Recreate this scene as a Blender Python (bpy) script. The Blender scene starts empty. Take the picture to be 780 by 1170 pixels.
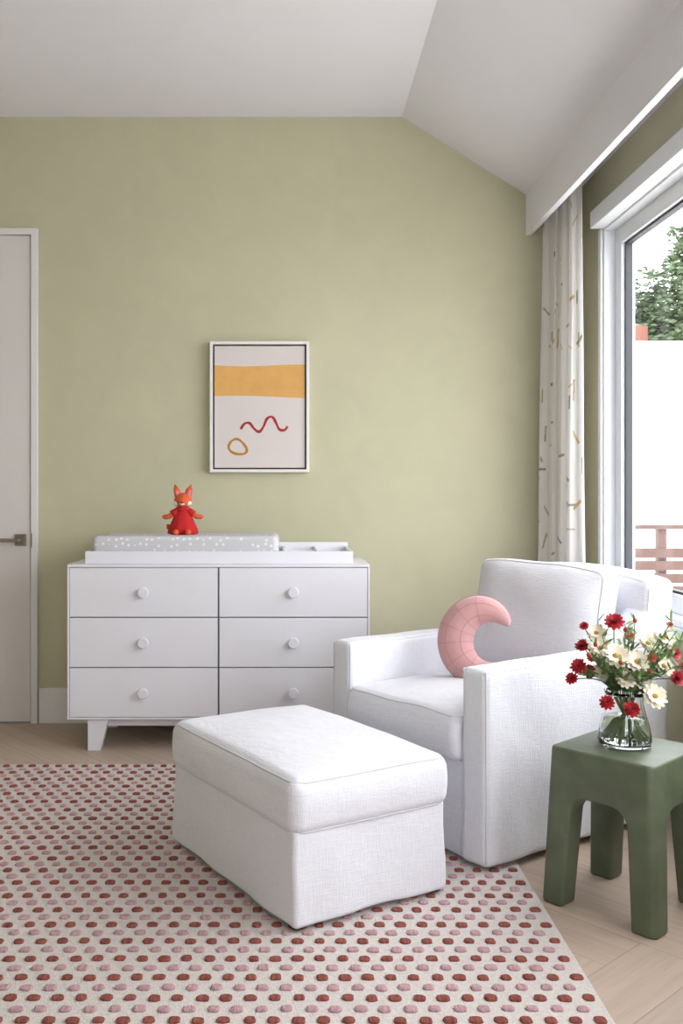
import bpy, bmesh, math, random
from mathutils import Vector, Matrix, noise
random.seed(7)
scene = bpy.context.scene
COL = scene.collection
pi = math.pi

# ------------------------------------------------------------ materials
def S(c):  # sRGB 0-255 -> linear
    out = []
    for v in c:
        v = v/255.0
        out.append(v/12.92 if v <= 0.04045 else ((v+0.055)/1.055)**2.4)
    return (out[0], out[1], out[2], 1.0)

def mat(name, col, rough=0.6, metal=0.0, var=0.0, vscale=5.0, bump=0.0, bscale=200.0,
        trans=0.0, ior=1.45, sheen=0.0, spec=0.5, weave=0.0, wscale=900.0, stretch=None, bdist=0.004, wcol=0.05):
    m = bpy.data.materials.new(name); m.use_nodes = True
    nt = m.node_tree; b = nt.nodes['Principled BSDF']
    b.inputs['Base Color'].default_value = col
    b.inputs['Roughness'].default_value = rough
    b.inputs['Metallic'].default_value = metal
    b.inputs['Specular IOR Level'].default_value = spec
    if trans: b.inputs['Transmission Weight'].default_value = trans; b.inputs['IOR'].default_value = ior
    if sheen: b.inputs['Sheen Weight'].default_value = sheen
    tc = nt.nodes.new('ShaderNodeTexCoord'); src = tc.outputs['Object']
    if stretch:
        mp = nt.nodes.new('ShaderNodeMapping'); mp.inputs['Scale'].default_value = stretch
        nt.links.new(src, mp.inputs['Vector']); src = mp.outputs['Vector']
    if var:
        n = nt.nodes.new('ShaderNodeTexNoise'); n.inputs['Scale'].default_value = vscale
        n.inputs['Detail'].default_value = 5
        nt.links.new(src, n.inputs['Vector'])
        r = nt.nodes.new('ShaderNodeMapRange')
        r.inputs['From Min'].default_value = 0.3; r.inputs['From Max'].default_value = 0.7
        r.inputs['To Min'].default_value = 1-var; r.inputs['To Max'].default_value = 1+var
        nt.links.new(n.outputs['Fac'], r.inputs['Value'])
        mx = nt.nodes.new('ShaderNodeVectorMath'); mx.operation = 'SCALE'
        mx.inputs[0].default_value = col[:3]
        nt.links.new(r.outputs['Result'], mx.inputs['Scale'])
        nt.links.new(mx.outputs['Vector'], b.inputs['Base Color'])
    h = None
    if bump:
        n2 = nt.nodes.new('ShaderNodeTexNoise'); n2.inputs['Scale'].default_value = bscale
        n2.inputs['Detail'].default_value = 3
        nt.links.new(src, n2.inputs['Vector'])
        bp = nt.nodes.new('ShaderNodeBump'); bp.inputs['Strength'].default_value = bump
        bp.inputs['Distance'].default_value = bdist
        nt.links.new(n2.outputs['Fac'], bp.inputs['Height'])
        nt.links.new(bp.outputs['Normal'], b.inputs['Normal']); h = bp
    if weave:
        prev = h; facs = []
        for st in ((1, 1, 0.06), (0.08, 0.08, 1)):
            mp = nt.nodes.new('ShaderNodeMapping'); mp.inputs['Scale'].default_value = st
            nt.links.new(tc.outputs['Object'], mp.inputs['Vector'])
            n3 = nt.nodes.new('ShaderNodeTexNoise'); n3.inputs['Scale'].default_value = wscale
            n3.inputs['Detail'].default_value = 2
            nt.links.new(mp.outputs['Vector'], n3.inputs['Vector'])
            bp = nt.nodes.new('ShaderNodeBump'); bp.inputs['Strength'].default_value = weave
            bp.inputs['Distance'].default_value = 0.003
            nt.links.new(n3.outputs['Fac'], bp.inputs['Height'])
            if prev: nt.links.new(prev.outputs['Normal'], bp.inputs['Normal'])
            prev = bp; facs.append(n3)
        nt.links.new(prev.outputs['Normal'], b.inputs['Normal'])
        ad = nt.nodes.new('ShaderNodeMath'); ad.operation = 'ADD'
        nt.links.new(facs[0].outputs['Fac'], ad.inputs[0]); nt.links.new(facs[1].outputs['Fac'], ad.inputs[1])
        r = nt.nodes.new('ShaderNodeMapRange')
        r.inputs['From Min'].default_value = 0.6; r.inputs['From Max'].default_value = 1.4
        r.inputs['To Min'].default_value = 1-wcol; r.inputs['To Max'].default_value = 1+wcol
        nt.links.new(ad.outputs[0], r.inputs['Value'])
        mx = nt.nodes.new('ShaderNodeVectorMath'); mx.operation = 'SCALE'
        mx.inputs[0].default_value = col[:3]
        nt.links.new(r.outputs['Result'], mx.inputs['Scale'])
        nt.links.new(mx.outputs['Vector'], b.inputs['Base Color'])
    return m

def wall_mat():
    m = mat('limewash_green', S((190,187,160)), 0.9, bump=0.15, bscale=6, spec=0.2)
    nt = m.node_tree; b = nt.nodes['Principled BSDF']
    tc = nt.nodes.new('ShaderNodeTexCoord')
    def ns_(scale, det, dist):
        n = nt.nodes.new('ShaderNodeTexNoise'); n.inputs['Scale'].default_value = scale
        n.inputs['Detail'].default_value = det; n.inputs['Distortion'].default_value = dist
        nt.links.new(tc.outputs['Object'], n.inputs['Vector']); return n
    n1 = ns_(1.4, 6, 0.6); n2 = ns_(5.5, 8, 0.9)
    r1 = nt.nodes.new('ShaderNodeMapRange'); r1.inputs['From Min'].default_value = 0.3; r1.inputs['From Max'].default_value = 0.7
    nt.links.new(n1.outputs['Fac'], r1.inputs['Value'])
    mx = nt.nodes.new('ShaderNodeMix'); mx.data_type = 'RGBA'
    mx.inputs['A'].default_value = S((188,185,157)); mx.inputs['B'].default_value = S((193,189,161))
    nt.links.new(r1.outputs['Result'], mx.inputs['Factor'])
    r2 = nt.nodes.new('ShaderNodeMapRange'); r2.inputs['From Min'].default_value = 0.3; r2.inputs['From Max'].default_value = 0.7
    r2.inputs['To Min'].default_value = 0.97; r2.inputs['To Max'].default_value = 1.03
    nt.links.new(n2.outputs['Fac'], r2.inputs['Value'])
    sc = nt.nodes.new('ShaderNodeVectorMath'); sc.operation = 'SCALE'
    nt.links.new(mx.outputs['Result'], sc.inputs[0]); nt.links.new(r2.outputs['Result'], sc.inputs['Scale'])
    nt.links.new(sc.outputs['Vector'], b.inputs['Base Color'])
    return m
M_wall = wall_mat()
M_ceil = mat('ceiling_white', S((230,229,234)), 0.9, var=0.01, spec=0.2)
M_trim = mat('trim_white', S((220,217,216)), 0.5, var=0.01)
M_door = mat('door_paint', S((214,208,205)), 0.45, var=0.01)
M_dress = mat('dresser_lacquer', S((225,224,230)), 0.35, var=0.008)
M_dark = mat('dark_gap', S((60,56,54)), 0.8)
M_gap = mat('reveal_grey', S((150,148,152)), 0.8)
M_linen = mat('white_linen', S((226,226,232)), 0.95, bump=0.25, bscale=9, sheen=0.15, spec=0.1, weave=0.42, wscale=360, bdist=0.02, wcol=0.055)
M_pipe = mat('linen_piping', S((213,213,220)), 0.95, spec=0.15)
M_foot = mat('walnut_foot', S((60,45,38)), 0.5)
M_green = mat('stool_green', S((88,97,76)), 0.45, var=0.18, vscale=14, bump=0.25, bscale=40)
M_pink = mat('pink_velvet', S((202,154,153)), 0.95, var=0.06, vscale=20, sheen=0.4, spec=0.1, bump=0.2, bscale=60)
M_stitch = mat('pink_stitch', S((176,124,128)), 0.9)
M_steel = mat('brushed_nickel', S((150,140,130)), 0.35, metal=0.9)
M_frame = mat('window_white', S((228,231,236)), 0.35)
M_gasket = mat('window_gasket', S((55,58,62)), 0.6)
M_pframe = mat('picture_frame_white', S((226,223,220)), 0.5)
M_canvas = mat('canvas_cream', S((212,204,200)), 0.9, bump=0.3, bscale=500)
M_orange = mat('paint_ochre', S((214,164,94)), 0.8, var=0.06, vscale=14)
M_red = mat('paint_red', S((160,36,40)), 0.8)
M_ochre = mat('paint_brown', S((180,122,55)), 0.8)
M_rug = mat('rug_cream', S((210,202,196)), 1.0, var=0.07, vscale=90, spec=0.05, bump=0.9, bscale=260)
M_rb = mat('rug_brick', S((144,86,76)), 1.0, var=0.3, vscale=50, spec=0.05, bump=1.0, bscale=160, stretch=(3,0.6,1))
M_rp = mat('rug_mauve', S((190,154,158)), 1.0, var=0.18, vscale=50, spec=0.05, bump=1.0, bscale=160, stretch=(3,0.6,1))
M_foxo = mat('doll_orange', S((208,94,52)), 0.95, bump=0.5, bscale=150)
M_foxr = mat('doll_red_knit', S((190,34,36)), 0.95, bump=0.8, bscale=220)
M_foxw = mat('doll_white', S((236,226,216)), 0.95)
M_foxp = mat('doll_pink', S((214,120,130)), 0.95)
M_black = mat('doll_black', S((25,20,20)), 0.4)
M_stem = mat('stem_green', S((98,126,70)), 0.6, var=0.15, vscale=30)
M_leafm = mat('leaf_green', S((116,140,86)), 0.6, var=0.2, vscale=25)
M_flr = mat('petal_red', S((172,34,42)), 0.6, var=0.15, vscale=40)
M_flw = mat('petal_cream', S((238,228,207)), 0.7, var=0.05, vscale=30)
M_flo = mat('petal_coral', S((205,96,70)), 0.7, var=0.1, vscale=30)
M_fly = mat('flower_heart', S((176,140,60)), 0.8)
M_fld = mat('flower_heart_dark', S((70,18,22)), 0.8)
M_glass = mat('vase_glass', (1, 1, 1, 1), 0.0, trans=1.0, ior=1.45)
M_water = mat('vase_water', (0.97, 1, 0.98, 1), 0.0, trans=1.0, ior=1.33)
M_outw = mat('stucco_white', S((238,238,240)), 0.9, bump=0.1, bscale=20)
M_fence = mat('cedar', S((80,58,50)), 0.7, var=0.15, vscale=6)
M_brick = mat('brick_orange', S((104,64,52)), 0.9, var=0.1)
M_ground = mat('pale_bounce_patio', S((226,222,218)), 0.9, var=0.05)  # made pale to bounce sky light up to the ceiling
M_tree = mat('tree_leaf', S((66,82,54)), 0.7, var=0.4, vscale=3)
M_bark = mat('bark', S((60,50,42)), 0.9)

def pad_mat():
    m = mat('pad_grey_dots', S((205,205,207)), 0.95, spec=0.1)
    nt = m.node_tree; b = nt.nodes['Principled BSDF']
    tc = nt.nodes.new('ShaderNodeTexCoord')
    v = nt.nodes.new('ShaderNodeTexVoronoi'); v.inputs['Scale'].default_value = 36; v.inputs['Randomness'].default_value = 0.5
    nt.links.new(tc.outputs['Object'], v.inputs['Vector'])
    r = nt.nodes.new('ShaderNodeMath'); r.operation = 'LESS_THAN'; r.inputs[1].default_value = 0.24
    nt.links.new(v.outputs['Distance'], r.inputs[0])
    mx = nt.nodes.new('ShaderNodeMix'); mx.data_type = 'RGBA'
    mx.inputs['A'].default_value = S((203,203,206)); mx.inputs['B'].default_value = S((232,232,232))
    nt.links.new(r.outputs[0], mx.inputs['Factor'])
    nt.links.new(mx.outputs['Result'], b.inputs['Base Color'])
    return m
M_pad = pad_mat()

def attr_mat(name, attr, rough, uvgrain=False):
    m = bpy.data.materials.new(name); m.use_nodes = True
    nt = m.node_tree; b = nt.nodes['Principled BSDF']
    b.inputs['Roughness'].default_value = rough
    a = nt.nodes.new('ShaderNodeAttribute'); a.attribute_name = attr
    if not uvgrain:
        nt.links.new(a.outputs['Color'], b.inputs['Base Color'])
        b.inputs['Specular IOR Level'].default_value = 0.15
        tr_ = nt.nodes.new('ShaderNodeBsdfTranslucent'); nt.links.new(a.outputs['Color'], tr_.inputs['Color'])
        ms = nt.nodes.new('ShaderNodeMixShader'); ms.inputs[0].default_value = 0.5
        nt.links.new(b.outputs[0], ms.inputs[1]); nt.links.new(tr_.outputs[0], ms.inputs[2])
        nt.links.new(ms.outputs[0], nt.nodes['Material Output'].inputs['Surface'])
        return m
    tc = nt.nodes.new('ShaderNodeTexCoord')
    mp = nt.nodes.new('ShaderNodeMapping'); mp.inputs['Scale'].default_value = (1.2, 22, 1)
    nt.links.new(tc.outputs['UV'], mp.inputs['Vector'])
    n = nt.nodes.new('ShaderNodeTexNoise'); n.inputs['Scale'].default_value = 2.2
    n.inputs['Detail'].default_value = 6; n.inputs['Distortion'].default_value = 0.6
    nt.links.new(mp.outputs['Vector'], n.inputs['Vector'])
    r = nt.nodes.new('ShaderNodeMapRange')
    r.inputs['From Min'].default_value = 0.3; r.inputs['From Max'].default_value = 0.7
    r.inputs['To Min'].default_value = 0.88; r.inputs['To Max'].default_value = 1.08
    nt.links.new(n.outputs['Fac'], r.inputs['Value'])
    sc = nt.nodes.new('ShaderNodeVectorMath'); sc.operation = 'SCALE'
    nt.links.new(a.outputs['Color'], sc.inputs[0]); nt.links.new(r.outputs['Result'], sc.inputs['Scale'])
    nt.links.new(sc.outputs['Vector'], b.inputs['Base Color'])
    bp = nt.nodes.new('ShaderNodeBump'); bp.inputs['Strength'].default_value = 0.08
    nt.links.new(n.outputs['Fac'], bp.inputs['Height']); nt.links.new(bp.outputs['Normal'], b.inputs['Normal'])
    return m

# ------------------------------------------------------------ mesh helpers
def obj(name, verts, faces, m, parent=None, smooth=False, loc=None, rot=None, mats=None, midx=None):
    me = bpy.data.meshes.new(name)
    me.from_pydata([tuple(v) for v in verts], [], faces)
    me.validate()
    o = bpy.data.objects.new(name, me); COL.objects.link(o)
    for mm in (mats or [m]): me.materials.append(mm)
    if midx:
        for p, i in zip(me.polygons, midx): p.material_index = i
    if smooth:
        me.polygons.foreach_set('use_smooth', [True]*len(me.polygons))
    if parent: o.parent = parent
    if loc: o.location = loc
    if rot: o.rotation_euler = rot
    return o

def empty(name, loc=(0, 0, 0), rotz=0.0):
    e = bpy.data.objects.new(name, None); COL.objects.link(e)
    e.location = loc; e.rotation_euler = (0, 0, rotz); e.empty_display_size = 0.1
    return e

def boxes(name, lst, m, parent=None, bevel=0.0, mats=None):
    V = []; F = []; MI = []
    for b in lst:
        x0, x1, y0, y1, z0, z1 = b[:6]; k = len(V); mi = b[6] if len(b) > 6 else 0
        V += [(x0,y0,z0),(x1,y0,z0),(x1,y1,z0),(x0,y1,z0),(x0,y0,z1),(x1,y0,z1),(x1,y1,z1),(x0,y1,z1)]
        F += [(k,k+3,k+2,k+1),(k+4,k+5,k+6,k+7),(k,k+1,k+5,k+4),(k+1,k+2,k+6,k+5),(k+2,k+3,k+7,k+6),(k+3,k,k+4,k+7)]
        MI += [mi]*6
    o = obj(name, V, F, m, parent, mats=mats, midx=MI)
    if bevel:
        md = o.modifiers.new('bev', 'BEVEL'); md.width = bevel; md.segments = 2; md.limit_method = 'ANGLE'
        o.data.polygons.foreach_set('use_smooth', [True]*len(o.data.polygons))
        wn = o.modifiers.new('wn', 'WEIGHTED_NORMAL')
    return o

def axis_s(L, r, n, k):
    a = [-L/2 + r*(1-math.tan(pi/4*(1-i/k))) for i in range(k+1)]
    mid0, mid1 = -L/2+r, L/2-r
    b = [mid0+(mid1-mid0)*i/n for i in range(1, n)]
    return a + b + [-v for v in reversed(a)]

def softbox(name, dims, r, m, parent=None, center=(0, 0, 0), deform=None, n=14, k=4, loc=None, rot=None):
    L = dims; H = [d/2-r for d in L]
    ax = [axis_s(L[i], r, max(2, n), k) for i in range(3)]
    V = []; F = []; idx = {}
    def vert(p):
        key = (round(p[0], 6), round(p[1], 6), round(p[2], 6))
        if key in idx: return idx[key]
        q = [max(-H[i], min(H[i], p[i])) for i in range(3)]
        d = Vector([p[i]-q[i] for i in range(3)])
        if d.length > 1e-9: d = d.normalized()*r
        w = [q[i]+d[i]+center[i] for i in range(3)]
        if deform: w = deform(*w)
        idx[key] = len(V); V.append(tuple(w)); return idx[key]
    for a in range(3):
        u, v = (a+1) % 3, (a+2) % 3
        for s in (-1, 1):
            for i in range(len(ax[u])-1):
                for j in range(len(ax[v])-1):
                    q = []
                    for (ii, jj) in ((i, j), (i+1, j), (i+1, j+1), (i, j+1)):
                        p = [0, 0, 0]; p[a] = s*L[a]/2; p[u] = ax[u][ii]; p[v] = ax[v][jj]
                        q.append(vert(p))
                    if s < 0: q.reverse()
                    F.append(tuple(q))
    return obj(name, V, F, m, parent, smooth=True, loc=loc, rot=rot)

def sweep(pts, rad, seg=8, closed=False, flat=1.0, up=None):
    pts = [Vector(p) for p in pts]; n = len(pts)
    if not isinstance(rad, (list, tuple)): rad = [rad]*n
    V = []; F = []
    prevN = None
    for i, p in enumerate(pts):
        if closed: t = (pts[(i+1) % n]-pts[i-1])
        else: t = pts[min(i+1, n-1)]-pts[max(i-1, 0)]
        if t.length < 1e-9: t = Vector((0, 0, 1))
        t.normalize()
        if up is not None: N = Vector(up)
        elif prevN is None:
            N = Vector((0, 0, 1)) if abs(t.z) < 0.9 else Vector((1, 0, 0))
        else: N = prevN
        N = (N - t*N.dot(t))
        if N.length < 1e-6: N = t.orthogonal()
        N.normalize(); prevN = N
        B = t.cross(N)
        for s in range(seg):
            a = 2*pi*s/seg
            V.append(p + N*math.cos(a)*rad[i]*flat + B*math.sin(a)*rad[i])
    for i in range(n if closed else n-1):
        i2 = (i+1) % n
        for s in range(seg):
            s2 = (s+1) % seg
            F.append((i*seg+s, i*seg+s2, i2*seg+s2, i2*seg+s))
    if not closed:
        F.append(tuple(reversed(range(seg)))); F.append(tuple((n-1)*seg+s for s in range(seg)))
    return V, F

def tube(name, pts, rad, m, parent=None, seg=8, closed=False, flat=1.0, up=None):
    V, F = sweep(pts, rad, seg, closed, flat, up)
    return obj(name, V, F, m, parent, smooth=True)

class Bag:
    def __init__(s): s.V = []; s.F = []; s.M = []
    def add(s, V, F, mi=0):
        k = len(s.V); s.V += [tuple(v) for v in V]
        s.F += [tuple(i+k for i in f) for f in F]; s.M += [mi]*len(F)
    def make(s, name, mats, parent=None, smooth=True):
        return obj(name, s.V, s.F, None, parent, smooth=smooth, mats=mats, midx=s.M)

def lathe(prof, seg=32):
    V = []; F = []
    for r, z in prof:
        for s in range(seg):
            a = 2*pi*s/seg; V.append((r*math.cos(a), r*math.sin(a), z))
    for i in range(len(prof)-1):
        for s in range(seg):
            s2 = (s+1) % seg
            F.append((i*seg+s, i*seg+s2, (i+1)*seg+s2, (i+1)*seg+s))
    return V, F

def ellipsoid(c, r, seg=20, rings=12, fn=None, M=None):
    V = []; F = []
    for i in range(rings+1):
        th = pi*i/rings
        for s in range(seg):
            a = 2*pi*s/seg
            p = Vector((math.sin(th)*math.cos(a), math.sin(th)*math.sin(a), math.cos(th)))
            q = Vector((p.x*r[0], p.y*r[1], p.z*r[2]))
            if fn: q = fn(q, p)
            if M: q = M @ q
            V.append(q+Vector(c))
    for i in range(rings):
        for s in range(seg):
            s2 = (s+1) % seg
            F.append((i*seg+s, (i+1)*seg+s, (i+1)*seg+s2, i*seg+s2))
    return V, F

def rloop(hx, hy, rc, n=14):
    P = []
    for cx, cy, a0 in ((hx-rc, hy-rc, 0), (-hx+rc, hy-rc, pi/2), (-hx+rc, -hy+rc, pi), (hx-rc, -hy+rc, 3*pi/2)):
        for i in range(7):
            a = a0+pi/2*i/6; P.append((cx+rc*math.cos(a), cy+rc*math.sin(a)))
    out = []
    for i in range(len(P)):
        a = P[i]; b = P[(i+1) % len(P)]
        L = math.hypot(b[0]-a[0], b[1]-a[1]); m_ = max(1, int(L/0.03))
        for j in range(m_): out.append((a[0]+(b[0]-a[0])*j/m_, a[1]+(b[1]-a[1])*j/m_))
    return out

def piping(name, dims, r, m, parent, center=(0, 0, 0), deform=None, axis=2, sign=1, rad=0.003):
    e = r*0.2929
    o = [i for i in range(3) if i != axis]
    L = rloop(dims[o[0]]/2-e, dims[o[1]]/2-e, max(r, 0.01))
    pts = []
    for a, b in L:
        p = [0, 0, 0]; p[o[0]] = a; p[o[1]] = b; p[axis] = sign*(dims[axis]/2-e)
        p = [p[i]+center[i] for i in range(3)]
        if deform: p = deform(*p)
        pts.append(p)
    return tube(name, pts, rad, m, parent, seg=6, closed=True)

def nz(x, y, z, s, seed=0.0):
    return noise.noise(Vector((x*s+seed, y*s+seed*1.7, z*s-seed)))

# ------------------------------------------------------------ room shell
YB = 4.67; XR = 1.395; XL = -2.6; YF = -1.2
boxes('wall_back', [(XL-0.1, XR+0.14, YB, YB+0.12, -0.05, 3.1)], M_wall)
boxes('wall_left', [(XL-0.1, XL, YF-0.1, YB, -0.05, 3.1)], M_wall)
WZ0, WZ1, WY0, WY1 = 0.66, 2.30, 0.5, 4.23
boxes('wall_right', [(XR, XR+0.13, YF, YB, -0.05, WZ0), (XR, XR+0.13, YF, YB, WZ1, 2.72),
                     (XR, XR+0.13, WY1, YB, WZ0, WZ1), (XR, XR+0.13, YF, WY0, WZ0, WZ1)], M_wall)
RX0, RX1 = -0.2, 0.8  # opening added behind the camera to let in fill light
boxes('wall_front', [(XL-0.1, RX0, YF-0.12, YF, -0.05, 3.1), (RX1, XR+0.13, YF-0.12, YF, -0.05, 3.1),
                     (RX0, RX1, YF-0.12, YF, -0.05, 0.7), (RX0, RX1, YF-0.12, YF, 2.4, 3.1)], M_wall)
boxes('fill_window', [(RX0, RX1, YF-0.1, YF-0.03, 0.7, 0.76), (RX0, RX1, YF-0.1, YF-0.03, 2.34, 2.4),
                   (RX0, RX0+.06, YF-0.1, YF-0.03, 0.76, 2.34), (RX1-.06, RX1, YF-0.1, YF-0.03, 0.76, 2.34)], M_frame)  # unseen window, added for soft fill from behind the camera
prof = [(XL-0.1, 2.97), (0.553, 2.97), (1.17, 2.584), (XR+0.13, 2.584), (XR+0.13, 3.2), (XL-0.1, 3.2)]
V = [(x, YF-0.12, z) for x, z in prof] + [(x, YB+0.12, z) for x, z in prof]
n = len(prof)
F = [tuple(range(n)), tuple(reversed(range(n, 2*n)))] + [(i, i+n, (i+1) % n+n, (i+1) % n) for i in range(n)]
obj('ceiling', V, F, M_ceil)
boxes('trim_1', [(1.16, 1.188, YF, YB, 2.388, 2.60)], M_ceil, bevel=0.001)
# herringbone planks
W, L = 0.17, 1.02
V = []; F = []; cols = []; uvs = []
c45, s45 = math.cos(math.radians(-48)), math.sin(math.radians(-48))
def plank(x0, y0, w, l, horiz):
    g = 0.0006
    if horiz: q = [(x0+g, y0+g), (x0+l-g, y0+g), (x0+l-g, y0+w-g), (x0+g, y0+w-g)]
    else: q = [(x0+g, y0+g), (x0+w-g, y0+g), (x0+w-g, y0+l-g), (x0+g, y0+l-g)]
    P = [(x*c45-y*s45, x*s45+y*c45+1.6) for x, y in q]
    cx = sum(p[0] for p in P)/4; cy = sum(p[1] for p in P)/4
    if cx < XL-0.6 or cx > XR+0.6 or cy < YF-0.6 or cy > YB+0.6: return
    uvq = [(0, 0), (l, 0), (l, w), (0, w)] if horiz else [(0, 0), (0, w), (l, w), (l, 0)]
    poly = [(b[0], b[1], u[0], u[1]) for b, u in zip(P, uvq)]
    for ax_, lim, sg in ((0, XL, 1), (0, XR, -1), (1, YF, 1), (1, YB, -1)):
        out = []
        for i in range(len(poly)):
            a = poly[i]; b = poly[(i+1) % len(poly)]
            da = (a[ax_]-lim)*sg; db = (b[ax_]-lim)*sg
            if da >= 0: out.append(a)
            if (da >= 0) != (db >= 0):
                t = da/(da-db); out.append(tuple(a[j]+(b[j]-a[j])*t for j in range(4)))
        poly = out
        if len(poly) < 3: return
    k = len(V); t = random.uniform(0.93, 1.06); t2 = random.uniform(-0.008, 0.008)
    base = S((184,165,148)); c = (base[0]*t+t2, base[1]*t, base[2]*t-t2, 1)
    o1, o2 = random.uniform(0, 50), random.uniform(0, 50)
    for p in poly: V.append((p[0], p[1], 0.0)); uvs.append((p[2]+o1, p[3]+o2)); cols.append(c)
    F.append(tuple(range(k, k+len(poly))))
for mm in range(-6, 7):
    for nn in range(-60, 60):
        plank(nn*W+mm*L, nn*W-mm*L, W, L, True)
        plank(nn*W+mm*L, (nn+1)*W-mm*L, W, L, False)
k = len(V)
SL = [(XL-0.1, YF-0.12), (XR+0.13, YF-0.12), (XR+0.13, YB+0.12), (XL-0.1, YB+0.12)]
V += [(x, y, -0.0015) for x, y in SL] + [(x, y, -0.06) for x, y in SL]
uvs += [(0, 0)]*8; cols += [S((130,110,92))]*8
F += [(k, k+1, k+2, k+3), (k+7, k+6, k+5, k+4)] + [(k+4+i, k+4+(i+1) % 4, k+(i+1) % 4, k+i) for i in range(4)]
M_floor = attr_mat('oak_floor', 'Col', 0.5, True)
me = bpy.data.meshes.new('floor'); me.from_pydata(V, [], F)
ca = me.color_attributes.new('Col', 'FLOAT_COLOR', 'POINT')
for i, c in enumerate(cols): ca.data[i].color = c
uvl = me.uv_layers.new(name='UVMap')
for lp in me.loops: uvl.data[lp.index].uv = uvs[lp.vertex_index]
me.materials.append(M_floor)
o = bpy.data.objects.new('floor', me); COL.objects.link(o)
bm = bmesh.new(); bm.from_mesh(me)
for f in bm.faces:
    if abs(f.normal.z) > 0.9 and f.normal.z < 0 and f.calc_center_median().z > -0.01: f.normal_flip()
bm.to_mesh(me); bm.free()

boxes('baseboard_back', [(-1.222, XR, YB-0.016, YB, 0, 0.172)], M_trim, bevel=0.002)
boxes('baseboard_right', [(XR-0.016, XR, YF, YB-0.02, 0, 0.172)], M_trim, bevel=0.002)
boxes('baseboard_left', [(XL, XL+0.016, YF, YB, 0, 0.172)], M_trim, bevel=0.002)

# ------------------------------------------------------------ door
d = empty('door_1', (-1.26, YB-0.0005, 0))
boxes('casing', [(0.0, 0.032, -0.022, 0, 0, 2.42), (-0.95, -0.918, -0.022, 0, 0, 2.42), (-0.918, 0.0, -0.022, 0, 2.388, 2.42)], M_trim, d, bevel=0.002)
boxes('leaf', [(-0.914, -0.004, -0.012, -0.001, 0.008, 2.384)], M_door, d, bevel=0.001)
boxes('door_gap', [(-0.918, 0.0, -0.003, 0, 0.0, 2.388)], M_gap, d)
boxes('rosette', [(-0.078, -0.022, -0.022, -0.012, 0.868, 0.925)], M_steel, d, bevel=0.002)
tube('lever_neck', [(-0.05, -0.02, 0.897), (-0.05, -0.065, 0.897)], 0.009, M_steel, d, seg=14)
boxes('lever', [(-0.175, -0.042, -0.074, -0.058, 0.888, 0.906)], M_steel, d, bevel=0.003)
boxes('latch_plate', [(0.002, 0.007, -0.024, -0.021, 0.86, 0.93)], M_steel, d)

# ------------------------------------------------------------ window in the right wall
w = empty('window_1', (XR, 0, 0))
x0 = 0.05; x1 = 0.11
fr = [(0.0, 0.13, WY1-0.012, WY1, WZ0, WZ1), (0, 0.13, WY0, WY0+0.012, WZ0, WZ1), (0, 0.13, WY0+0.012, WY1-0.012, WZ1-0.012, WZ1),
      (-0.02, 0.13, WY0-0.02, WY1+0.0, WZ0-0.005, WZ0+0.02)]
ya, yb = WY0+0.012, WY1-0.012
for (a, b) in ((2.05, yb), (ya, 2.05)):
    fr += [(x0, x1, b-0.075, b, WZ0+0.02, WZ1-0.012), (x0, x1, a, a+0.075, WZ0+0.02, WZ1-0.012),
           (x0, x1, a+0.075, b-0.075, WZ1-0.082, WZ1-0.012), (x0, x1, a+0.075, b-0.075, WZ0+0.02, WZ0+0.09)]
boxes('frame', fr, M_frame, w, bevel=0.002)
gk = []
for (a, b) in ((2.05, yb), (ya, 2.05)):
    a2, b2 = a+0.075, b-0.075
    gk += [(x0+0.015, x0+0.045, b2-0.014, b2, WZ0+0.09, WZ1-0.082), (x0+0.015, x0+0.045, a2, a2+0.014, WZ0+0.09, WZ1-0.082),
           (x0+0.015, x0+0.045, a2+0.014, b2-0.014, WZ0+0.09, WZ0+0.1), (x0+0.015, x0+0.045, a2+0.014, b2-0.014, WZ1-0.092, WZ1-0.082)]
boxes('gasket', gk, M_gasket, w)
boxes('casing', [(-0.012, 0, WY1, WY1+0.035, WZ0-0.04, WZ1), (-0.012, 0, WY0-0.035, WY0, WZ0-0.04, WZ1), (-0.03, 0.0, WY0-0.06, WY1+0.05, WZ0-0.04, WZ0-0.006)], M_frame, w, bevel=0.002)
boxes('blind_cassette', [(-0.062, 0.0, WY0-0.06, WY1-0.01, 2.297, 2.372)], M_frame, w, bevel=0.004)
mg = bpy.data.materials.new('pane_glass'); mg.use_nodes = True
nt = mg.node_tree; nt.nodes.remove(nt.nodes['Principled BSDF'])
t_ = nt.nodes.new('ShaderNodeBsdfTransparent'); g_ = nt.nodes.new('ShaderNodeBsdfGlossy'); g_.inputs['Roughness'].default_value = 0.02
mx = nt.nodes.new('ShaderNodeMixShader'); mx.inputs[0].default_value = 0.05
nt.links.new(t_.outputs[0], mx.inputs[1]); nt.links.new(g_.outputs[0], mx.inputs[2])
nt.links.new(mx.outputs[0], nt.nodes['Material Output'].inputs['Surface'])
boxes('pane', [(x0+0.028, x0+0.032, 2.125, yb-0.075, WZ0+0.09, WZ1-0.082), (x0+0.028, x0+0.032, ya+0.075, 1.975, WZ0+0.09, WZ1-0.082)], mg, w)

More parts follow.
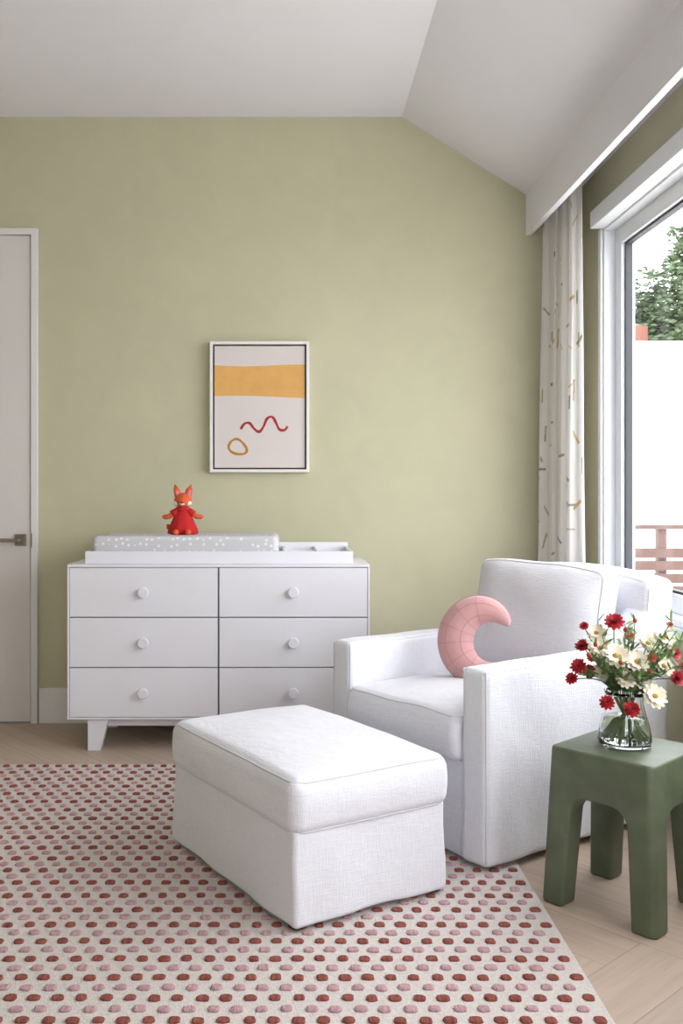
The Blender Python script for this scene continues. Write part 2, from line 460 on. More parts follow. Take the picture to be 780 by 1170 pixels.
# ------------------------------------------------------------ curtain
NS, NZ = 240, 500
ztop, zbot = 2.53, 0.015
V = []; F = []; cc = []
random.seed(11)
marks = []
pal = [S((210,180,124)), S((160,168,142)), S((140,142,138)), S((224,208,168)), S((202,178,150)), S((176,186,164))]
fabricL = 1.0
for i in range(120):
    big = random.random() < 0.55
    marks.append((random.uniform(0, fabricL), random.uniform(0, 2.5), random.choice([0, 0.25, pi/2, 1.2, -0.5, 0.1, 1.5, 0.7, -0.9]), random.uniform(0.025, 0.048) if big else random.uniform(.012, .022), random.uniform(0.004, 0.008), random.choice(pal)))
base = S((248,246,245))
grid = {}
for mk in marks:
    grid.setdefault((int(mk[0]/0.1), int(mk[1]/0.1)), []).append(mk)
for j in range(NZ+1):
    tz = j/NZ; z = zbot+(ztop-zbot)*tz
    for i in range(NS+1):
        s = i/NS
        yc = 4.63 - 0.43*s - 0.04*(1-tz)*s
        xc = 1.230+0.052*s - 0.030*(1-tz)*(1-s)
        amp = (0.016+0.018*(1-tz))
        ph = 2*pi*4.5*s + 0.6*math.sin(3*s+tz*1.8)
        x = xc + amp*math.sin(ph)*(0.8+0.3*math.sin(9*s+1)) + 0.006*nz(s*6, tz*3, 0, 1.0)
        y = yc + 0.014*math.sin(2*ph+0.7)
        V.append((min(x, 1.355), y, z))
        fs, fz = s*fabricL, z
        c = base
        gi, gj = int(fs/0.1), int(fz/0.1)
        for a in (-1, 0, 1):
            for b in (-1, 0, 1):
                for mk in grid.get((gi+a, gj+b), ()):
                    dx, dz = fs-mk[0], fz-mk[1]
                    u = dx*math.cos(mk[2])+dz*math.sin(mk[2]); v = -dx*math.sin(mk[2])+dz*math.cos(mk[2])
                    if abs(u) < mk[3] and abs(v) < mk[4]: c = mk[5]
        cc.append(c)
for j in range(NZ):
    for i in range(NS):
        a = j*(NS+1)+i; F.append((a, a+1, a+NS+2, a+NS+1))
M_curt = attr_mat('curtain_print', 'Col', 0.95)
o = obj('curtain', V, F, M_curt, smooth=True)
ca = o.data.color_attributes.new('Col', 'FLOAT_COLOR', 'POINT')
for i, c in enumerate(cc): ca.data[i].color = c

# ------------------------------------------------------------ rug
T = 0.010
rx = lambda y: 0.694
Y0, Y1, X0 = 0.6, 3.925, -2.25
B = Bag()
V = [(X0, Y0, 0.0005), (rx(Y0), Y0, 0.0005), (rx(Y1), Y1, 0.0005), (X0, Y1, 0.0005)]
V += [(a+ (0.003 if a < 0 else -0.003), b, T) for a, b, c in V]
B.add(V, [(3, 2, 1, 0), (4, 5, 6, 7), (0, 1, 5, 4), (1, 2, 6, 5), (2, 3, 7, 6), (3, 0, 4, 7)], 0)
px_, py_ = 0.0535, 0.0445
row = 0; y = Y1-0.03
ns = 14
while y > 1.3:
    off = (row % 2)*px_/2
    x = rx(y)-0.03-off
    while x > -2.2:
        hw, hh = 0.0140*random.uniform(.88, 1.1), 0.0120*random.uniform(.88, 1.1)
        jx, jy = random.uniform(-.0022, .0022), random.uniform(-.0022, .0022)
        V = []
        wob = [random.uniform(.92, 1.07) for _ in range(ns)]
        for (sc, zz) in ((1, T-0.001), (0.97, T+0.004), (0.72, T+0.006)):
            for q in range(ns):
                a = 2*pi*q/ns; ca_, sa_ = math.cos(a), math.sin(a)
                V.append((x+jx+hw*sc*wob[q]*math.copysign(abs(ca_)**0.7, ca_), y+jy+hh*sc*wob[q]*math.copysign(abs(sa_)**0.7, sa_), zz))
        Fq = [tuple(2*ns+q for q in range(ns))]
        for l in (0, 1):
            for q in range(ns):
                q2 = (q+1) % ns; Fq.append((l*ns+q, l*ns+q2, (l+1)*ns+q2, (l+1)*ns+q))
        B.add(V, Fq, 1 if row % 2 == 0 else 2)
        x -= px_
    row += 1; y -= py_
B.make('area_rug', [M_rug, M_rb, M_rp], smooth=False)

# ------------------------------------------------------------ dresser
dr = empty('dresser', (-0.308, 4.16, 0))
hw = 0.6605; ZB, ZT = 0.137, 0.815; D = 0.475
boxes('carcass', [(-hw, -hw+0.008, 0.0, D, ZB, ZT-0.012), (hw-0.008, hw, 0, D, ZB, ZT-0.012), (-hw, hw, 0, D, ZT-0.012, ZT),
                  (-hw+0.008, hw-0.008, 0.0, D, ZB, ZB+0.008), (-hw+0.008, hw-0.008, D-0.01, D, ZB+0.008, ZT-0.012)], M_dress, dr, bevel=0.0015)
boxes('recess', [(-hw+0.009, hw-0.009, 0.02, 0.03, ZB+0.009, ZT-0.013)], M_gap, dr)
dz = (ZT-0.012-ZB-0.008)/3
k = 1
for r_ in range(3):
    for cx in (-1, 1):
        za = ZB+0.008+dz*r_+0.0025; zb_ = za+dz-0.005
        xa, xb = (-hw+0.010, -0.004) if cx < 0 else (0.004, hw-0.010)
        boxes('drawer_%d' % k, [(xa, xb, 0.001, 0.02, za, zb_)], M_dress, dr, bevel=0.0015)
        V, F = lathe([(0.0, 0.0), (0.010, 0.0), (0.010, 0.008), (0.021, 0.011), (0.0235, 0.014), (0.0235, 0.022), (0.021, 0.025), (0, 0.025)], 28)
        o = obj('knob_%d' % k, V, F, M_dress, dr, smooth=False)
        o.rotation_euler = (pi/2, 0, 0); o.location = ((xa+xb)/2, 0.001, (za+zb_)/2); k += 1
boxes('base_rail', [(-hw+0.09, hw-0.09, 0.045, 0.075, 0.10, ZB), (-hw+0.09, hw-0.09, D-0.075, D-0.045, 0.10, ZB),
                    (-hw+0.09, -hw+0.12, 0.075, D-0.075, 0.10, ZB), (hw-0.12, hw-0.09, 0.075, D-0.075, 0.10, ZB)], M_dress, dr)
def leg(nm, xo, sx, yo, sy):
    a = [(0, 0), (0.088, 0), (0.088, 0.06), (0, 0.06)]; b = [(0, 0), (0.055, 0), (0.055, 0.05), (0, 0.05)]
    V = [(xo+sx*p[0], yo+sy*p[1], ZB) for p in a]+[(xo+sx*p[0], yo+sy*p[1], 0) for p in b]
    obj(nm, V, [(0, 1, 2, 3), (7, 6, 5, 4), (0, 4, 5, 1), (1, 5, 6, 2), (2, 6, 7, 3), (3, 7, 4, 0)], M_dress, dr)
leg('leg_1', -hw+0.088, 1, 0.01, 1); leg('leg_2', hw-0.088, -1, 0.01, 1)
leg('leg_3', -hw+0.088, 1, D-0.01, -1); leg('leg_4', hw-0.088, -1, D-0.01, -1)

# changing tray
ct = empty('changing_tray', (0, 0, ZT))
tx0, tx1, ty0, ty1 = -0.90, 0.283, 4.205, 4.60
boxes('tray', [(tx0, tx1, ty0, ty0+0.015, 0, 0.055), (tx0, tx1, ty1-0.015, ty1, 0, 0.075), (tx0, tx0+0.015, ty0+0.015, ty1-0.015, 0, 0.055),
               (tx1-0.015, tx1, ty0+0.015, ty1-0.015, 0, 0.055), (tx0+0.015, tx1-0.015, ty0+0.015, ty1-0.015, 0, 0.01),
               (-0.030, -0.018, ty0+0.015, ty1-0.015, 0.01, 0.055), (0.118, 0.128, ty0+0.015, ty1-0.015, 0.01, 0.055),
               (-0.018, 0.118, 4.40, 4.408, 0.01, 0.05)], M_dress, ct, bevel=0.002)
def pdef(x, y, z):
    v = (y-4.405)/0.17
    if z > 0.88: z += 0.022*(abs(v)**2) - 0.012
    return (x, y, z)
softbox('changing_pad', (0.83, 0.345, 0.105), 0.028, M_pad, None, center=(-0.462, 4.405, ZT+0.012+0.0525), deform=pdef)

# ------------------------------------------------------------ fox doll
fx = empty('fox_doll', (-0.482, 4.33, 0.938), 0.05)
B = Bag()
V, F = lathe([(0.0, 0.004), (0.056, 0.0), (0.068, 0.006), (0.063, 0.03), (0.047, 0.07), (0.032, 0.100), (0.022, 0.118), (0.0, 0.122)], 36)
V = [(x*(1+0.06*math.sin(9*math.atan2(y, x))*max(0, 1-z/0.09)), y*0.75*(1+0.06*math.sin(9*math.atan2(y, x))*max(0, 1-z/0.09)), z) for x, y, z in V]
B.add(V, F, 1)
def headfn(q, p):
    q = q.copy()
    if p.y < 0:
        wgt = max(0, -p.y)**3
        q.y -= 0.020*wgt; q.z -= 0.008*wgt
    q.x *= 1+0.22*max(0, -p.z)*(1-max(0, -p.y)) 
    return q
V, F = ellipsoid((0, 0, 0.155), (0.040, 0.032, 0.035), 26, 16, headfn); B.add(V, F, 0)
V, F = ellipsoid((0, -0.029, 0.143), (0.018, 0.022, 0.012), 16, 10); B.add(V, F, 2)
for s in (-1, 1):
    V, F = ellipsoid((s*0.024, -0.017, 0.143), (0.017, 0.015, 0.013), 14, 8); B.add(V, F, 2)
    V, F = ellipsoid((s*0.014, -0.030, 0.162), (0.0032, 0.003, 0.0038), 10, 6); B.add(V, F, 4)
    for (sc, mi, yy) in ((1.0, 0, 0.0), (0.62, 3, -0.006)):
        V = []; h = 0.050
        bx, bz = s*0.022, 0.180
        tip = (bx+s*0.015, yy+0.004, bz+h*sc)
        for q in range(10):
            a = 2*pi*q/10; V.append((bx+0.016*sc*math.cos(a), yy+0.007*sc*math.sin(a), bz-0.008))
        for q in range(10):
            a = 2*pi*q/10; V.append((bx+s*0.006+0.015*sc*math.cos(a), yy+0.006*sc*math.sin(a), bz+h*sc*0.5))
        V.append(tip)
        Fq = [(q, (q+1) % 10, 10+(q+1) % 10, 10+q) for q in range(10)] + [(10+q, 10+(q+1) % 10, 20) for q in range(10)]
        B.add(V, Fq, mi)
    V, F = sweep([(s*0.022, 0, 0.112), (s*0.042, -0.004, 0.098), (s*0.062, -0.006, 0.082), (s*0.084, -0.006, 0.080), (s*0.093, -0.006, 0.083)], [0.012, 0.013, 0.0115, 0.011, 0.004], 12); B.add(V, F, 0)
    V, F = sweep([(s*0.018, 0, 0.113), (s*0.036, -0.003, 0.102), (s*0.050, -0.005, 0.092)], [0.014, 0.0155, 0.0175], 12); B.add(V, F, 1)
    V, F = sweep([(s*0.022, -0.02, 0.012), (s*0.026, -0.052, 0.012), (s*0.028, -0.078, 0.014), (s*0.028, -0.086, 0.018)], [0.012, 0.012, 0.013, 0.005], 12); B.add(V, F, 0)
V, F = ellipsoid((0, -0.052, 0.146), (0.005, 0.004, 0.004), 10, 6); B.add(V, F, 4)
V, F = sweep([(0.025*math.cos(a*pi/10), 0.020*math.sin(a*pi/10), 0.117) for a in range(20)], 0.008, 8, closed=True); B.add(V, F, 1)
V, F = sweep([(-0.03, 0.03, 0.022), (-0.055, 0.045, 0.024), (-0.07, 0.045, 0.034), (-0.075, 0.045, 0.045)], [0.01, 0.014, 0.012, 0.003], 12); B.add(V, F, 0)
B.make('body', [M_foxo, M_foxr, M_foxw, M_foxp, M_black], fx)

# ------------------------------------------------------------ framed picture
pw, ph = 0.483, 0.636
pc = empty('framed_picture', (-0.143, YB-0.0005, 1.545))
boxes('frame', [(-pw/2, -pw/2+0.014, -0.045, 0, -ph/2, ph/2), (pw/2-0.014, pw/2, -0.045, 0, -ph/2, ph/2),
                (-pw/2+0.014, pw/2-0.014, -0.045, 0, ph/2-0.014, ph/2), (-pw/2+0.014, pw/2-0.014, -0.045, 0, -ph/2, -ph/2+0.014)], M_pframe, pc, bevel=0.001)
boxes('backing', [(-pw/2+0.014, pw/2-0.014, -0.012, 0, -ph/2+0.014, ph/2-0.014)], M_dark, pc)
cw, ch = pw/2-0.022, ph/2-0.022
boxes('canvas', [(-cw, cw, -0.034, -0.012, -ch, ch)], M_canvas, pc)
def pp(px, py):
    return ((px-296.5)/235.0, (465.5-py)/235.0)
V = []; N = 30
for i in range(N+1):
    t = i/N; x = -cw+2*cw*t
    V.append((x, -0.0345, pp(0, 418+1.0*math.sin(5*t))[1])); V.append((x, -0.0345, pp(0, 454-1.3*math.sin(4*t+.5))[1]))
obj('ochre_band', V, [(2*i, 2*i+1, 2*i+3, 2*i+2) for i in range(N)], M_orange, pc)
def ribbon(nm, P, wd, m, closed=False):
    P = [Vector((p[0], 0, p[1])) for p in P]; V = []; n_ = len(P)
    for i in range(n_):
        t = (P[(i+1) % n_]-P[i-1]) if closed else (P[min(i+1, n_-1)]-P[max(0, i-1)])
        t.normalize(); nn_ = Vector((-t.z, 0, t.x))*wd*(1+0.15*math.sin(i*0.7))
        a, b = P[i]+nn_, P[i]-nn_
        V += [(a.x, -0.0348, a.z), (b.x, -0.0348, b.z)]
    Fq = [(2*i, 2*i+1, (2*i+3) % (2*n_), (2*i+2) % (2*n_)) for i in range(n_ if closed else n_-1)]
    obj(nm, V, Fq, m, pc)
P = []
kp = [(275, 491), (279, 485), (285, 484), (290, 490), (296, 494), (301, 488), (305, 479), (311, 477), (315, 483), (319, 491), (325, 492), (329, 487)]
for i in range(len(kp)-1):
    p0 = kp[max(i-1, 0)]; p1 = kp[i]; p2 = kp[i+1]; p3 = kp[min(i+2, len(kp)-1)]
    for j in range(5):
        t = j/5
        P.append(pp(*[0.5*((2*p1[a])+(-p0[a]+p2[a])*t+(2*p0[a]-5*p1[a]+4*p2[a]-p3[a])*t*t+(-p0[a]+3*p1[a]-3*p2[a]+p3[a])*t**3) for a in (0, 1)]))
ribbon('red_squiggle', P, 0.006, M_red)
ribbon('ochre_ring', [pp(271.5+10*math.cos(a*pi/20)+1.5*math.sin(a*pi/10), 511+8.5*math.sin(a*pi/20)+2*math.cos(a*pi/20)) for a in range(40)], 0.006, M_ochre, True)

# ------------------------------------------------------------ armchair
ch_ = empty('armchair', (0.734, 3.37, T+0.0065), math.radians(-55.2))
cwid = 0.375; CB = 0.004
def flare(x, y, z):
    f = max(0, 0.30-z)/0.30
    x *= 1+0.015*f; y = y*(1+0.015*f)
    w_ = 0.004*f*math.sin(38*x)+0.003*f*math.sin(31*y)
    return (x+w_*(1 if abs(x) > 0.3 else 0), y+w_*0.8, z)
def armdef(x, y, z):
    if z > 0.3:
        t = max(0, min(1, (y-0.17)/0.26)); t = t*t*(3-2*t)
        z += 0.19*t*(z-0.3)/0.31
        x += math.copysign(0.03*t, x)*(z-0.3)
    x += 0.006*nz(x, y, z, 6, 3)
    if z > 0.55: z += 0.004*nz(x, y, 0, 6, 8)
    return flare(x, y, z)
for s, nm in ((-1, 'arm_1'), (1, 'arm_2')):
    h_ = 0.588-CB
    dd = (0.105, 0.91, h_); cc_ = (s*(cwid-0.0525), 0.008, CB+h_/2)
    softbox(nm, dd, 0.022, M_linen, ch_, center=cc_, deform=armdef, n=26)
    for sg in (-1, 1):
        pts = []
        xx = cc_[0]+sg*(0.0525-0.0065)
        for i in range(50):
            yy = -0.4405+0.88*i/49
            pts.append(armdef(xx, yy, 0.5815))
        fz = [armdef(xx, -0.4405, 0.5815-0.02*i) for i in range(28, 0, -1)]
        tube(nm+'_seam_%d' % (1 if sg < 0 else 2), fz+pts, 0.0028, M_pipe, ch_, seg=6)
h_ = 0.295-CB
softbox('base', (0.55, 0.78, h_), 0.012, M_linen, ch_, center=(0, -0.042, CB+h_/2), deform=flare, n=20)
def backdef(x, y, z):
    t = max(0, z-0.35)
    y += 0.11*t
    u = x/cwid
    if z > 0.5: y -= 0.03*u*u*min(1, (z-0.5)*5)
    x *= 1+0.06*t
    z -= 0.035*u*u*t*2
    return flare(x+0.004*nz(x, y, z, 6, 9), y+0.004*nz(x, y, z, 5, 4), z)
h_ = 0.845-CB
bdim = (0.752, 0.145, h_); bcen = (0, 0.387, CB+h_/2)
softbox('back', bdim, 0.03, M_linen, ch_, center=bcen, deform=backdef, n=24)
piping('back_seam', bdim, 0.03, M_pipe, ch_, center=bcen, deform=backdef, axis=1, sign=-1, rad=0.0025)
piping('back_seam_rear', bdim, 0.03, M_pipe, ch_, center=bcen, deform=backdef, axis=1, sign=1, rad=0.0025)
def seatdef(x, y, z):
    u = x/0.28; v = (y+0.13)/0.33
    if z > 0.37: z += 0.022*(1-min(1, u*u))*(1-min(1, v*v))*1.2+0.006*nz(x, y, 0, 6, 2)
    y -= 0.012*math.exp(-((z-0.37)/0.05)**2)*(1 if y < -0.3 else 0)
    return (x, y, z)
sd = (0.538, 0.73, 0.15); sc_ = (0, -0.095, 0.366)
softbox('seat_cushion', sd, 0.03, M_linen, ch_, center=sc_, deform=seatdef, n=24)
piping('seat_piping_top', sd, 0.03, M_pipe, ch_, sc_, seatdef, 2, 1)
piping('seat_piping_bottom', sd, 0.03, M_pipe, ch_, sc_, seatdef, 2, -1)
def cushdef(x, y, z):
    u = x/0.285; v = z/0.21
    f = max(0, (1-u**4))*max(0, (1-v**4))
    y = y*(0.55+0.70*f)+0.010*nz(x, 0, z, 7, 5)
    z += 0.014*math.cos(u*pi/2)*(1 if v > 0 else 0)*v + 0.010*nz(x, 0, z, 5, 1)
    a = math.radians(10)
    y2 = y*math.cos(a)+z*math.sin(a); z2 = -y*math.sin(a)+z*math.cos(a)
    return (x, y2+0.222, z2+0.636)
cd = (0.58, 0.165, 0.425)
softbox('back_cushion', cd, 0.03, M_linen, ch_, center=(0.005, 0, 0), deform=cushdef, n=24)
piping('back_cushion_piping', cd, 0.03, M_pipe, ch_, (0.005, 0, 0), cushdef, 1, -1)
piping('back_cushion_piping_rear', cd, 0.03, M_pipe, ch_, (0.005, 0, 0), cushdef, 1, 1)

# ------------------------------------------------------------ ottoman
ot = empty('ottoman', (0.036, 2.86, T+0.0065), math.radians(31))
def otb(x, y, z):
    f = max(0, 0.25-z)/0.25
    u = x*(1+0.012*f); v = y*(1+0.012*f)
    w_ = 0.0035*f*math.sin(26*x+1)+0.003*f*math.sin(21*y)
    if abs(x) > 0.22: u += math.copysign(w_, x)+0.004*nz(0, y, z, 8, 6)
    if abs(y) > 0.34: v += math.copysign(w_, y)+0.004*nz(x, 0, z, 8, 6)
    if z < 0.05: z += 0.003*math.cos(2*pi*x/0.48)*(1 if abs(x) < 0.25 else 0)
    return (u, v, z)
softbox('skirt', (0.497, 0.737, 0.25), 0.014, M_linen, ot, center=(0, 0, 0.008+0.125), deform=otb, n=30)
for i, (sx, sy) in enumerate(((1, 1), (1, -1), (-1, 1), (-1, -1))):
    V, F = lathe([(0, 0), (0.024, 0), (0.028, 0.03), (0, 0.03)], 16)
    obj('foot_%d' % (i+1), V, F, M_foot, ot, loc=(sx*0.221, sy*0.340, 0))
def otc(x, y, z):
    u = x/0.26; v = y/0.38
    if z > 0.31: z += 0.022*max(0, 1-abs(u)**2.5)*max(0, 1-abs(v)**2.5)+0.004*nz(x, y, 0, 5, 4)
    b = math.exp(-((z-0.315)/0.05)**2)
    if abs(u) > 0.85: x += math.copysign(0.009*b*(1-v*v*0.6), x)+0.003*nz(0, y, z, 9, 3)*b
    if abs(v) > 0.85: y += math.copysign(0.009*b*(1-u*u*0.6), y)+0.003*nz(x, 0, z, 9, 3)*b
    return (x, y, z)
od = (0.515, 0.76, 0.147); oc = (0, 0, 0.312)
softbox('cushion', od, 0.036, M_linen, ot, center=oc, deform=otc, n=26, k=6)
piping('cushion_piping_top', od, 0.036, M_pipe, ot, oc, otc, 2, 1, 0.0034)
piping('cushion_piping_bottom', od, 0.036, M_pipe, ot, oc, otc, 2, -1, 0.0034)

# ------------------------------------------------------------ crescent pillow
mp_ = empty('crescent_pillow', (0.682, 3.335, 0.612))
mp_.rotation_euler = (math.radians(-12), 0, math.radians(-24))
def cres(t):
    a = math.radians(32+ (318-32)*t)
    R = 0.100
    wv = 0.060*math.sin(pi*min(1, max(0, t)))**0.62+0.004
    return a, R, wv
N = 60; sg = 24; V = []; F = []
def cpt(t, ang, k=1.0):
    a, R, wv = cres(t)
    c = Vector((R*math.cos(a), 0, R*math.sin(a)*1.08))
    rdir = Vector((math.cos(a), 0, math.sin(a)))
    th = wv*0.72
    return c + rdir*wv*math.cos(ang)*k + Vector((0, 1, 0))*th*math.sin(ang)*k
for i in range(N+1):
    for s in range(sg): V.append(cpt(i/N, 2*pi*s/sg))
for i in range(N):
    for s in range(sg):
        s2 = (s+1) % sg; F.append((i*sg+s, i*sg+s2, (i+1)*sg+s2, (i+1)*sg+s))
F.append(tuple(range(sg))); F.append(tuple(N*sg+s for s in reversed(range(sg))))
obj('pillow', V, F, M_pink, mp_, smooth=True)
B = Bag()
for kq in range(5, 16, 2):
    t = kq/20
    V, F = sweep([cpt(t+0.006*math.sin(kq), -pi+pi*j/16, 1.0) for j in range(17)], 0.0008, 5); B.add(V, F)
for ang in (-pi*0.36, -pi*0.64):
    V, F = sweep([cpt(0.1+0.8*i/50, ang, 1.0) for i in range(51)], 0.0008, 5); B.add(V, F)
V, F = sweep([cpt(0.03+0.94*i/60, 0, 1.0) for i in range(61)], 0.002, 5); B.add(V, F)
B.make('stitching', [M_stitch], mp_)

# ------------------------------------------------------------ green stool
st = empty('side_table', (0.934, 2.638, 0.0), math.radians(-47))
def prism(P, axis, half):
    V = []
    for s in (-half, half):
        for u, z in P: V.append((u, s, z) if axis == 1 else (s, u, z))
    n_ = len(P)
    F = [tuple(range(n_)), tuple(reversed(range(n_, 2*n_)))]+[(i, i+n_, (i+1) % n_+n_, (i+1) % n_) for i in range(n_)]
    return V, F
bm = bmesh.new()
H = 0.432; ht, hb = 0.150, 0.168
vs = [bm.verts.new((sx*(hb if z == 0 else ht), sy*(hb if z == 0 else ht), z)) for z in (0, H) for sx, sy in ((-1, -1), (1, -1), (1, 1), (-1, 1))]
for f in ((3, 2, 1, 0), (4, 5, 6, 7), (0, 1, 5, 4), (1, 2, 6, 5), (2, 3, 7, 6), (3, 0, 4, 7)): bm.faces.new([vs[i] for i in f])
ve = [e for e in bm.edges if abs(e.verts[0].co.z-e.verts[1].co.z) > 0.1]
bmesh.ops.bevel(bm, geom=ve, offset=0.022, segments=5, affect='EDGES', profile=0.5)
me = bpy.data.meshes.new('stool_body'); bm.to_mesh(me); bm.free()
so = bpy.data.objects.new('stool_body', me); COL.objects.link(so); me.materials.append(M_green)
cut = []
P = [(-0.102, -0.05), (0.102, -0.05)]
for i in range(9):
    a = pi/2*i/8; P.append((0.082-0.05+0.05*math.cos(a), 0.255+0.05*math.sin(a)))
for i in range(9):
    a = pi/2+pi/2*i/8; P.append((-0.082+0.05+0.05*math.cos(a), 0.255+0.05*math.sin(a)))
for ax_ in (0, 1):
    V, F = prism(P, ax_, 0.4)
    c = obj('cutter', V, F, M_green)
    b2 = bmesh.new(); b2.from_mesh(c.data); bmesh.ops.recalc_face_normals(b2, faces=b2.faces); b2.to_mesh(c.data); b2.free()
    cut.append(c); md = so.modifiers.new('bo%d' % ax_, 'BOOLEAN'); md.object = c; md.operation = 'DIFFERENCE'; md.solver = 'EXACT'
bv = so.modifiers.new('bev', 'BEVEL'); bv.width = 0.008; bv.segments = 3; bv.limit_method = 'ANGLE'; bv.angle_limit = math.radians(40)
dg = bpy.context.evaluated_depsgraph_get(); dg.update()
newme = bpy.data.meshes.new_from_object(so.evaluated_get(dg))
so.modifiers.clear(); so.data = newme; so.parent = st
newme.polygons.foreach_set('use_smooth', [True]*len(newme.polygons))
try: newme.set_sharp_from_angle(angle=math.radians(35))
except Exception: pass
for c in cut: bpy.data.objects.remove(c)

# ------------------------------------------------------------ vase with flowers
VX, VY, VZ = 0.930, 2.64, 0.4325
vf = empty('flower_vase', (VX, VY, VZ))
outer = [(0.0, 0.0), (0.060, 0.0), (0.070, 0.006), (0.072, 0.022), (0.067, 0.055), (0.057, 0.09), (0.050, 0.118), (0.051, 0.140), (0.055, 0.152)]
inner = [(0.052, 0.152), (0.048, 0.140), (0.047, 0.118), (0.054, 0.09), (0.064, 0.055), (0.068, 0.022), (0.064, 0.011), (0.0, 0.010)]
V, F = lathe(outer+inner, 40); obj('glass', V, F, M_glass, vf, smooth=True)
V, F = lathe([(0, 0.0115), (0.0625, 0.0125), (0.0665, 0.022), (0.0628, 0.055), (0.0555, 0.08), (0.0, 0.08)], 40); obj('water', V, F, M_water, vf, smooth=True)
random.seed(5)
B = Bag()
def petal(c, M, L, Wd, lift, mi, curl=0.3):
    V = []; nn_ = 5
    for i in range(nn_+1):
        t = i/nn_; w_ = Wd*math.sin(pi*min(1, 0.12+t*0.80))**0.8
        z = lift*t*L+curl*L*t*t
        V += [M @ Vector((t*L, -w_/2, z+0.08*w_)), M @ Vector((t*L, 0, z)), M @ Vector((t*L, w_/2, z+0.08*w_))]
    V = [v+c for v in V]
    Fq = []
    for i in range(nn_):
        Fq += [(3*i, 3*i+3, 3*i+4, 3*i+1), (3*i+1, 3*i+4, 3*i+5, 3*i+2)]
    B.add(V, Fq, mi)
def flower(c, nrm, R, mi, double=False, heart=4):
    nrm = Vector(nrm).normalized(); q = nrm.to_track_quat('Z', 'Y').to_matrix()
    layers = 4 if double else 2
    for l in range(layers):
        npet = 12 if not double else 11
        for k_ in range(npet):
            a = 2*pi*k_/npet+l*0.27+random.uniform(-.08, .08)
            rot = q @ Matrix.Rotation(a, 3, 'Z')
            sc = 1-0.2*l
            petal(Vector(c)+nrm*0.0015*l, rot, R*sc*random.uniform(.9, 1.05), R*0.5*sc, 0.05+0.35*l*(1.3 if double else 1), mi, 0.15)
    V, F = ellipsoid(c, (R*0.24, R*0.24, R*0.18), 12, 8); V = [v+nrm*R*(0.12 if not double else 0.3) for v in V]; B.add(V, F, heart)
def w2l(px, py, dy=0.0):
    Yw = VY+dy
    return Vector(((px-330)/1088*Yw-VX, dy, 1.14-(py-560)/1088*Yw-VZ))
def stem(end, r=0.0016):
    dirv = Vector((end.x, end.y, 0))
    neck = (Vector((dirv.x, dirv.y, 0)).normalized()*0.034 if dirv.length > 0.03 else dirv*0.6)
    neck.z = 0.145
    b0 = Vector((-neck.x*1.2, -neck.y*1.2, 0.016))+Vector((random.uniform(-.012, .012), random.uniform(-.012, .012), 0))
    P = []
    for i in range(5): P.append(b0.lerp(neck, i/5))
    c2 = neck+Vector((neck.x*0.2, neck.y*0.2, 0.05))
    if end.z < 0.16: c2.z = 0.17
    for i in range(11):
        t = i/10; P.append(neck*(1-t)**2+c2*2*t*(1-t)+end*t*t)
    V, F = sweep(P, r, 6); B.add(V, F, 0); return P
FL = [(701,712,-.02,.029,2,1),(661,762,-.02,.024,2,1),(673,768,.02,.023,2,1),(653,776,.0,.019,2,1),(693,803,-.07,.022,2,1),
      (769,748,.02,.022,2,1),(772,776,-.03,.026,2,1),(665,739,.04,.021,2,1),(721,811,-.075,.024,2,1),(667,716,.0,.014,2,1),
      (764,715,.04,.012,2,1),(718,729,.06,.018,6,1),(778,762,.04,.016,2,1),(744,752,-.05,.015,6,1),(676,752,-.03,.014,6,1),
      (703,750,-.06,.038,3,0),(747,796,-.06,.036,3,0),(756,730,-.02,.037,3,0),(686,741,-.02,.034,3,0),(727,757,-.05,.036,3,0),
      (681,724,.0,.029,3,0),(733,777,-.02,.034,3,0),(739,736,.02,.033,3,0),(690,769,.0,.032,3,0),(757,762,-.02,.031,3,0),(714,776,-.05,.030,3,0)]
for (px, py, dy, R, mi, dbl) in FL:
    e = w2l(px, py, dy); stem(e)
    nrm = Vector((e.x*3, -0.75+e.y*4, 0.45+e.z*1.2))
    flower(e, nrm, R, mi, bool(dbl), 5 if mi == 2 else 4)
for i in range(50):
    a = random.uniform(0, 2*pi); rr = random.uniform(0.05, 0.175); zz = random.uniform(0.18, 0.36)
    e = Vector((rr*math.cos(a), rr*0.7*math.sin(a), zz))
    P = stem(e, r=0.0011)
    for j in range(6, len(P)):
        for s in range(3):
            q = Matrix.Rotation(random.uniform(0, 2*pi), 3, 'Z') @ Matrix.Rotation(random.uniform(-0.9, 0.2), 3, 'Y')
            petal(P[j], q, random.uniform(0.018, 0.038), random.uniform(0.005, 0.012), 0.1, 1, 0.1)
    if i % 3 == 0:
        V, F = ellipsoid(e, (0.006, 0.006, 0.007), 10, 6); B.add(V, F, 2 if i % 2 else 0)
B.make('bouquet', [M_stem, M_leafm, M_flr, M_flw, M_fly, M_fld, M_flo], vf)

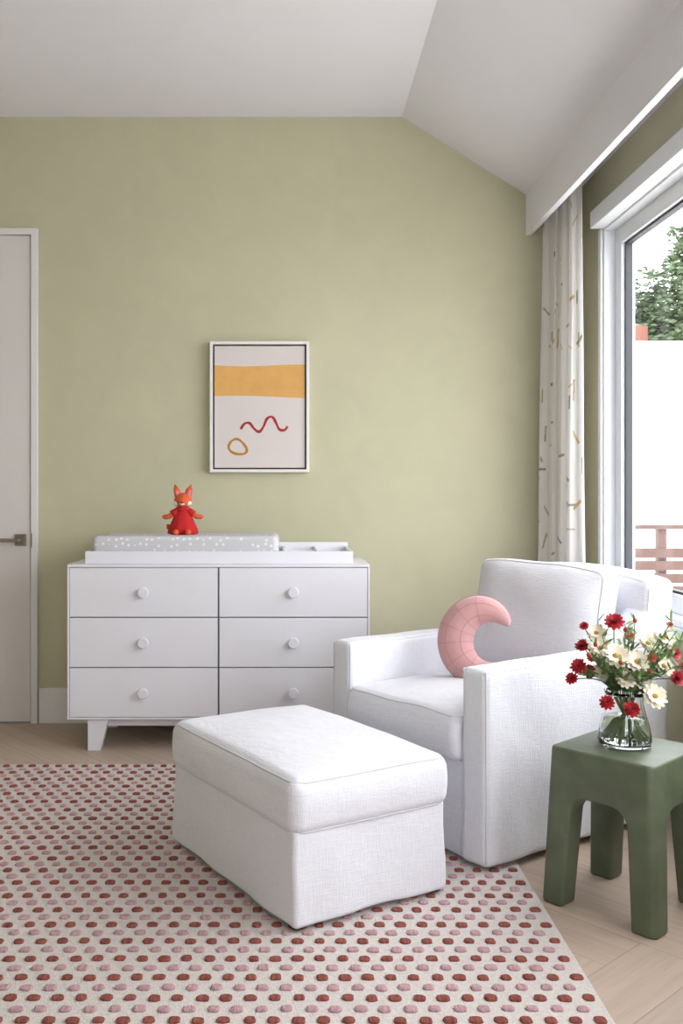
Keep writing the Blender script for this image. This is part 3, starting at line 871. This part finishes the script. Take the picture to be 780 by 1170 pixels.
# ------------------------------------------------------------ outside
boxes('patio_ground', [(1.6, 20, -8, 24, -0.3, -0.15)], M_ground)  # ground outside, its pale colour brightens the ceiling indoors
boxes('neighbour_wall', [(2.2, 12, 12.0, 12.25, -0.15, 3.02)], M_outw)
boxes('brick_chimney', [(4.55, 4.97, 13.2, 13.5, -0.15, 3.42)], M_brick)
sl = [(2.0, 7.5, 9.0, 9.03, -0.1+0.12*i, -0.01+0.12*i) for i in range(6)] + [(2.0, 7.5, 8.98, 9.06, 0.77, 0.81)]
sl += [(2.2+i*1.3, 2.28+i*1.3, 9.03, 9.11, -0.15, 0.77) for i in range(5)]
boxes('slatted_fence', sl, M_fence)
random.seed(3)
tr = empty('garden_tree', (6.9, 17.0, -0.15))
V, F = sweep([(0, 0, 0), (0.05, 0, 1.5), (-0.05, 0.1, 3.0), (0.1, 0, 4.6)], [0.16, 0.13, 0.1, 0.05], 10)
obj('trunk', V, F, M_bark, tr, smooth=True)
V = []; F = []
blobs = [(0.1, 0, 4.3, 1.1), (-0.7, 0.2, 4.1, 0.75), (1.0, 0, 4.4, 1.1), (-0.3, 0, 3.4, 1.1), (-1.5, 0, 3.5, 0.7),
         (0.45, 0.2, 5.8, 0.45), (0.15, 0, 5.35, 0.35), (0.9, 0, 5.4, 0.5)]
for bx, by, bz, br in blobs:
    for i in range(int((4200 if bz < 5 else 2200)*br*br)+200):
        u = Vector((random.gauss(0, 1), random.gauss(0, 1), random.gauss(0, 1))).normalized()*br*random.uniform(0.3, 1.0)**0.6
        u *= 1+0.4*nz(u.x/br+bx, u.y/br, u.z/br+bz, 2.2, 2)
        c = u+Vector((bx, by, bz)); k = len(V)
        q = Matrix.Rotation(random.uniform(0, 6.28), 3, 'Z') @ Matrix.Rotation(random.uniform(0, 6.28), 3, 'X')
        s_ = random.uniform(0.04, 0.085)
        for p in ((-1, 0, 0), (0, -0.5, 0), (1, 0, 0), (0, 0.5, 0)): V.append(c+q @ Vector(p)*s_)
        F.append((k, k+1, k+2, k+3))
obj('foliage', V, F, M_tree, tr)

# ------------------------------------------------------------ light
wd_ = bpy.data.worlds.new('overcast'); scene.world = wd_; wd_.use_nodes = True
bg = wd_.node_tree.nodes['Background']; bg.inputs['Color'].default_value = (0.935, 0.957, 1.0, 1); bg.inputs['Strength'].default_value = 7.6
def portal(nm, loc, rot, sx, sy):
    l = bpy.data.lights.new(nm, 'AREA'); l.shape = 'RECTANGLE'; l.size = sx; l.size_y = sy; l.cycles.is_portal = True
    o = bpy.data.objects.new(nm, l); COL.objects.link(o); o.location = loc; o.rotation_euler = rot
portal('sky_portal', (XR+0.135, (WY0+WY1)/2, (WZ0+WZ1)/2), (0, pi/2, 0), WZ1-WZ0, WY1-WY0)
portal('sky_portal.001', ((RX0+RX1)/2, YF-0.125, 1.55), (pi/2, 0, 0), RX1-RX0, 1.7)  # portal of the added fill window

scene.view_settings.view_transform = 'Standard'
scene.view_settings.look = 'None'

# ------------------------------------------------------------ camera
cam = bpy.data.cameras.new('camera'); co = bpy.data.objects.new('camera', cam); COL.objects.link(co)
co.location = (0, 0, 1.14); co.rotation_euler = (pi/2, 0, 0)
cam.sensor_fit = 'VERTICAL'; cam.sensor_height = 36; cam.lens = 36*1088/1170
cam.shift_x = 60/1170; cam.shift_y = -25/1170
cam.clip_start = 0.05
scene.camera = co
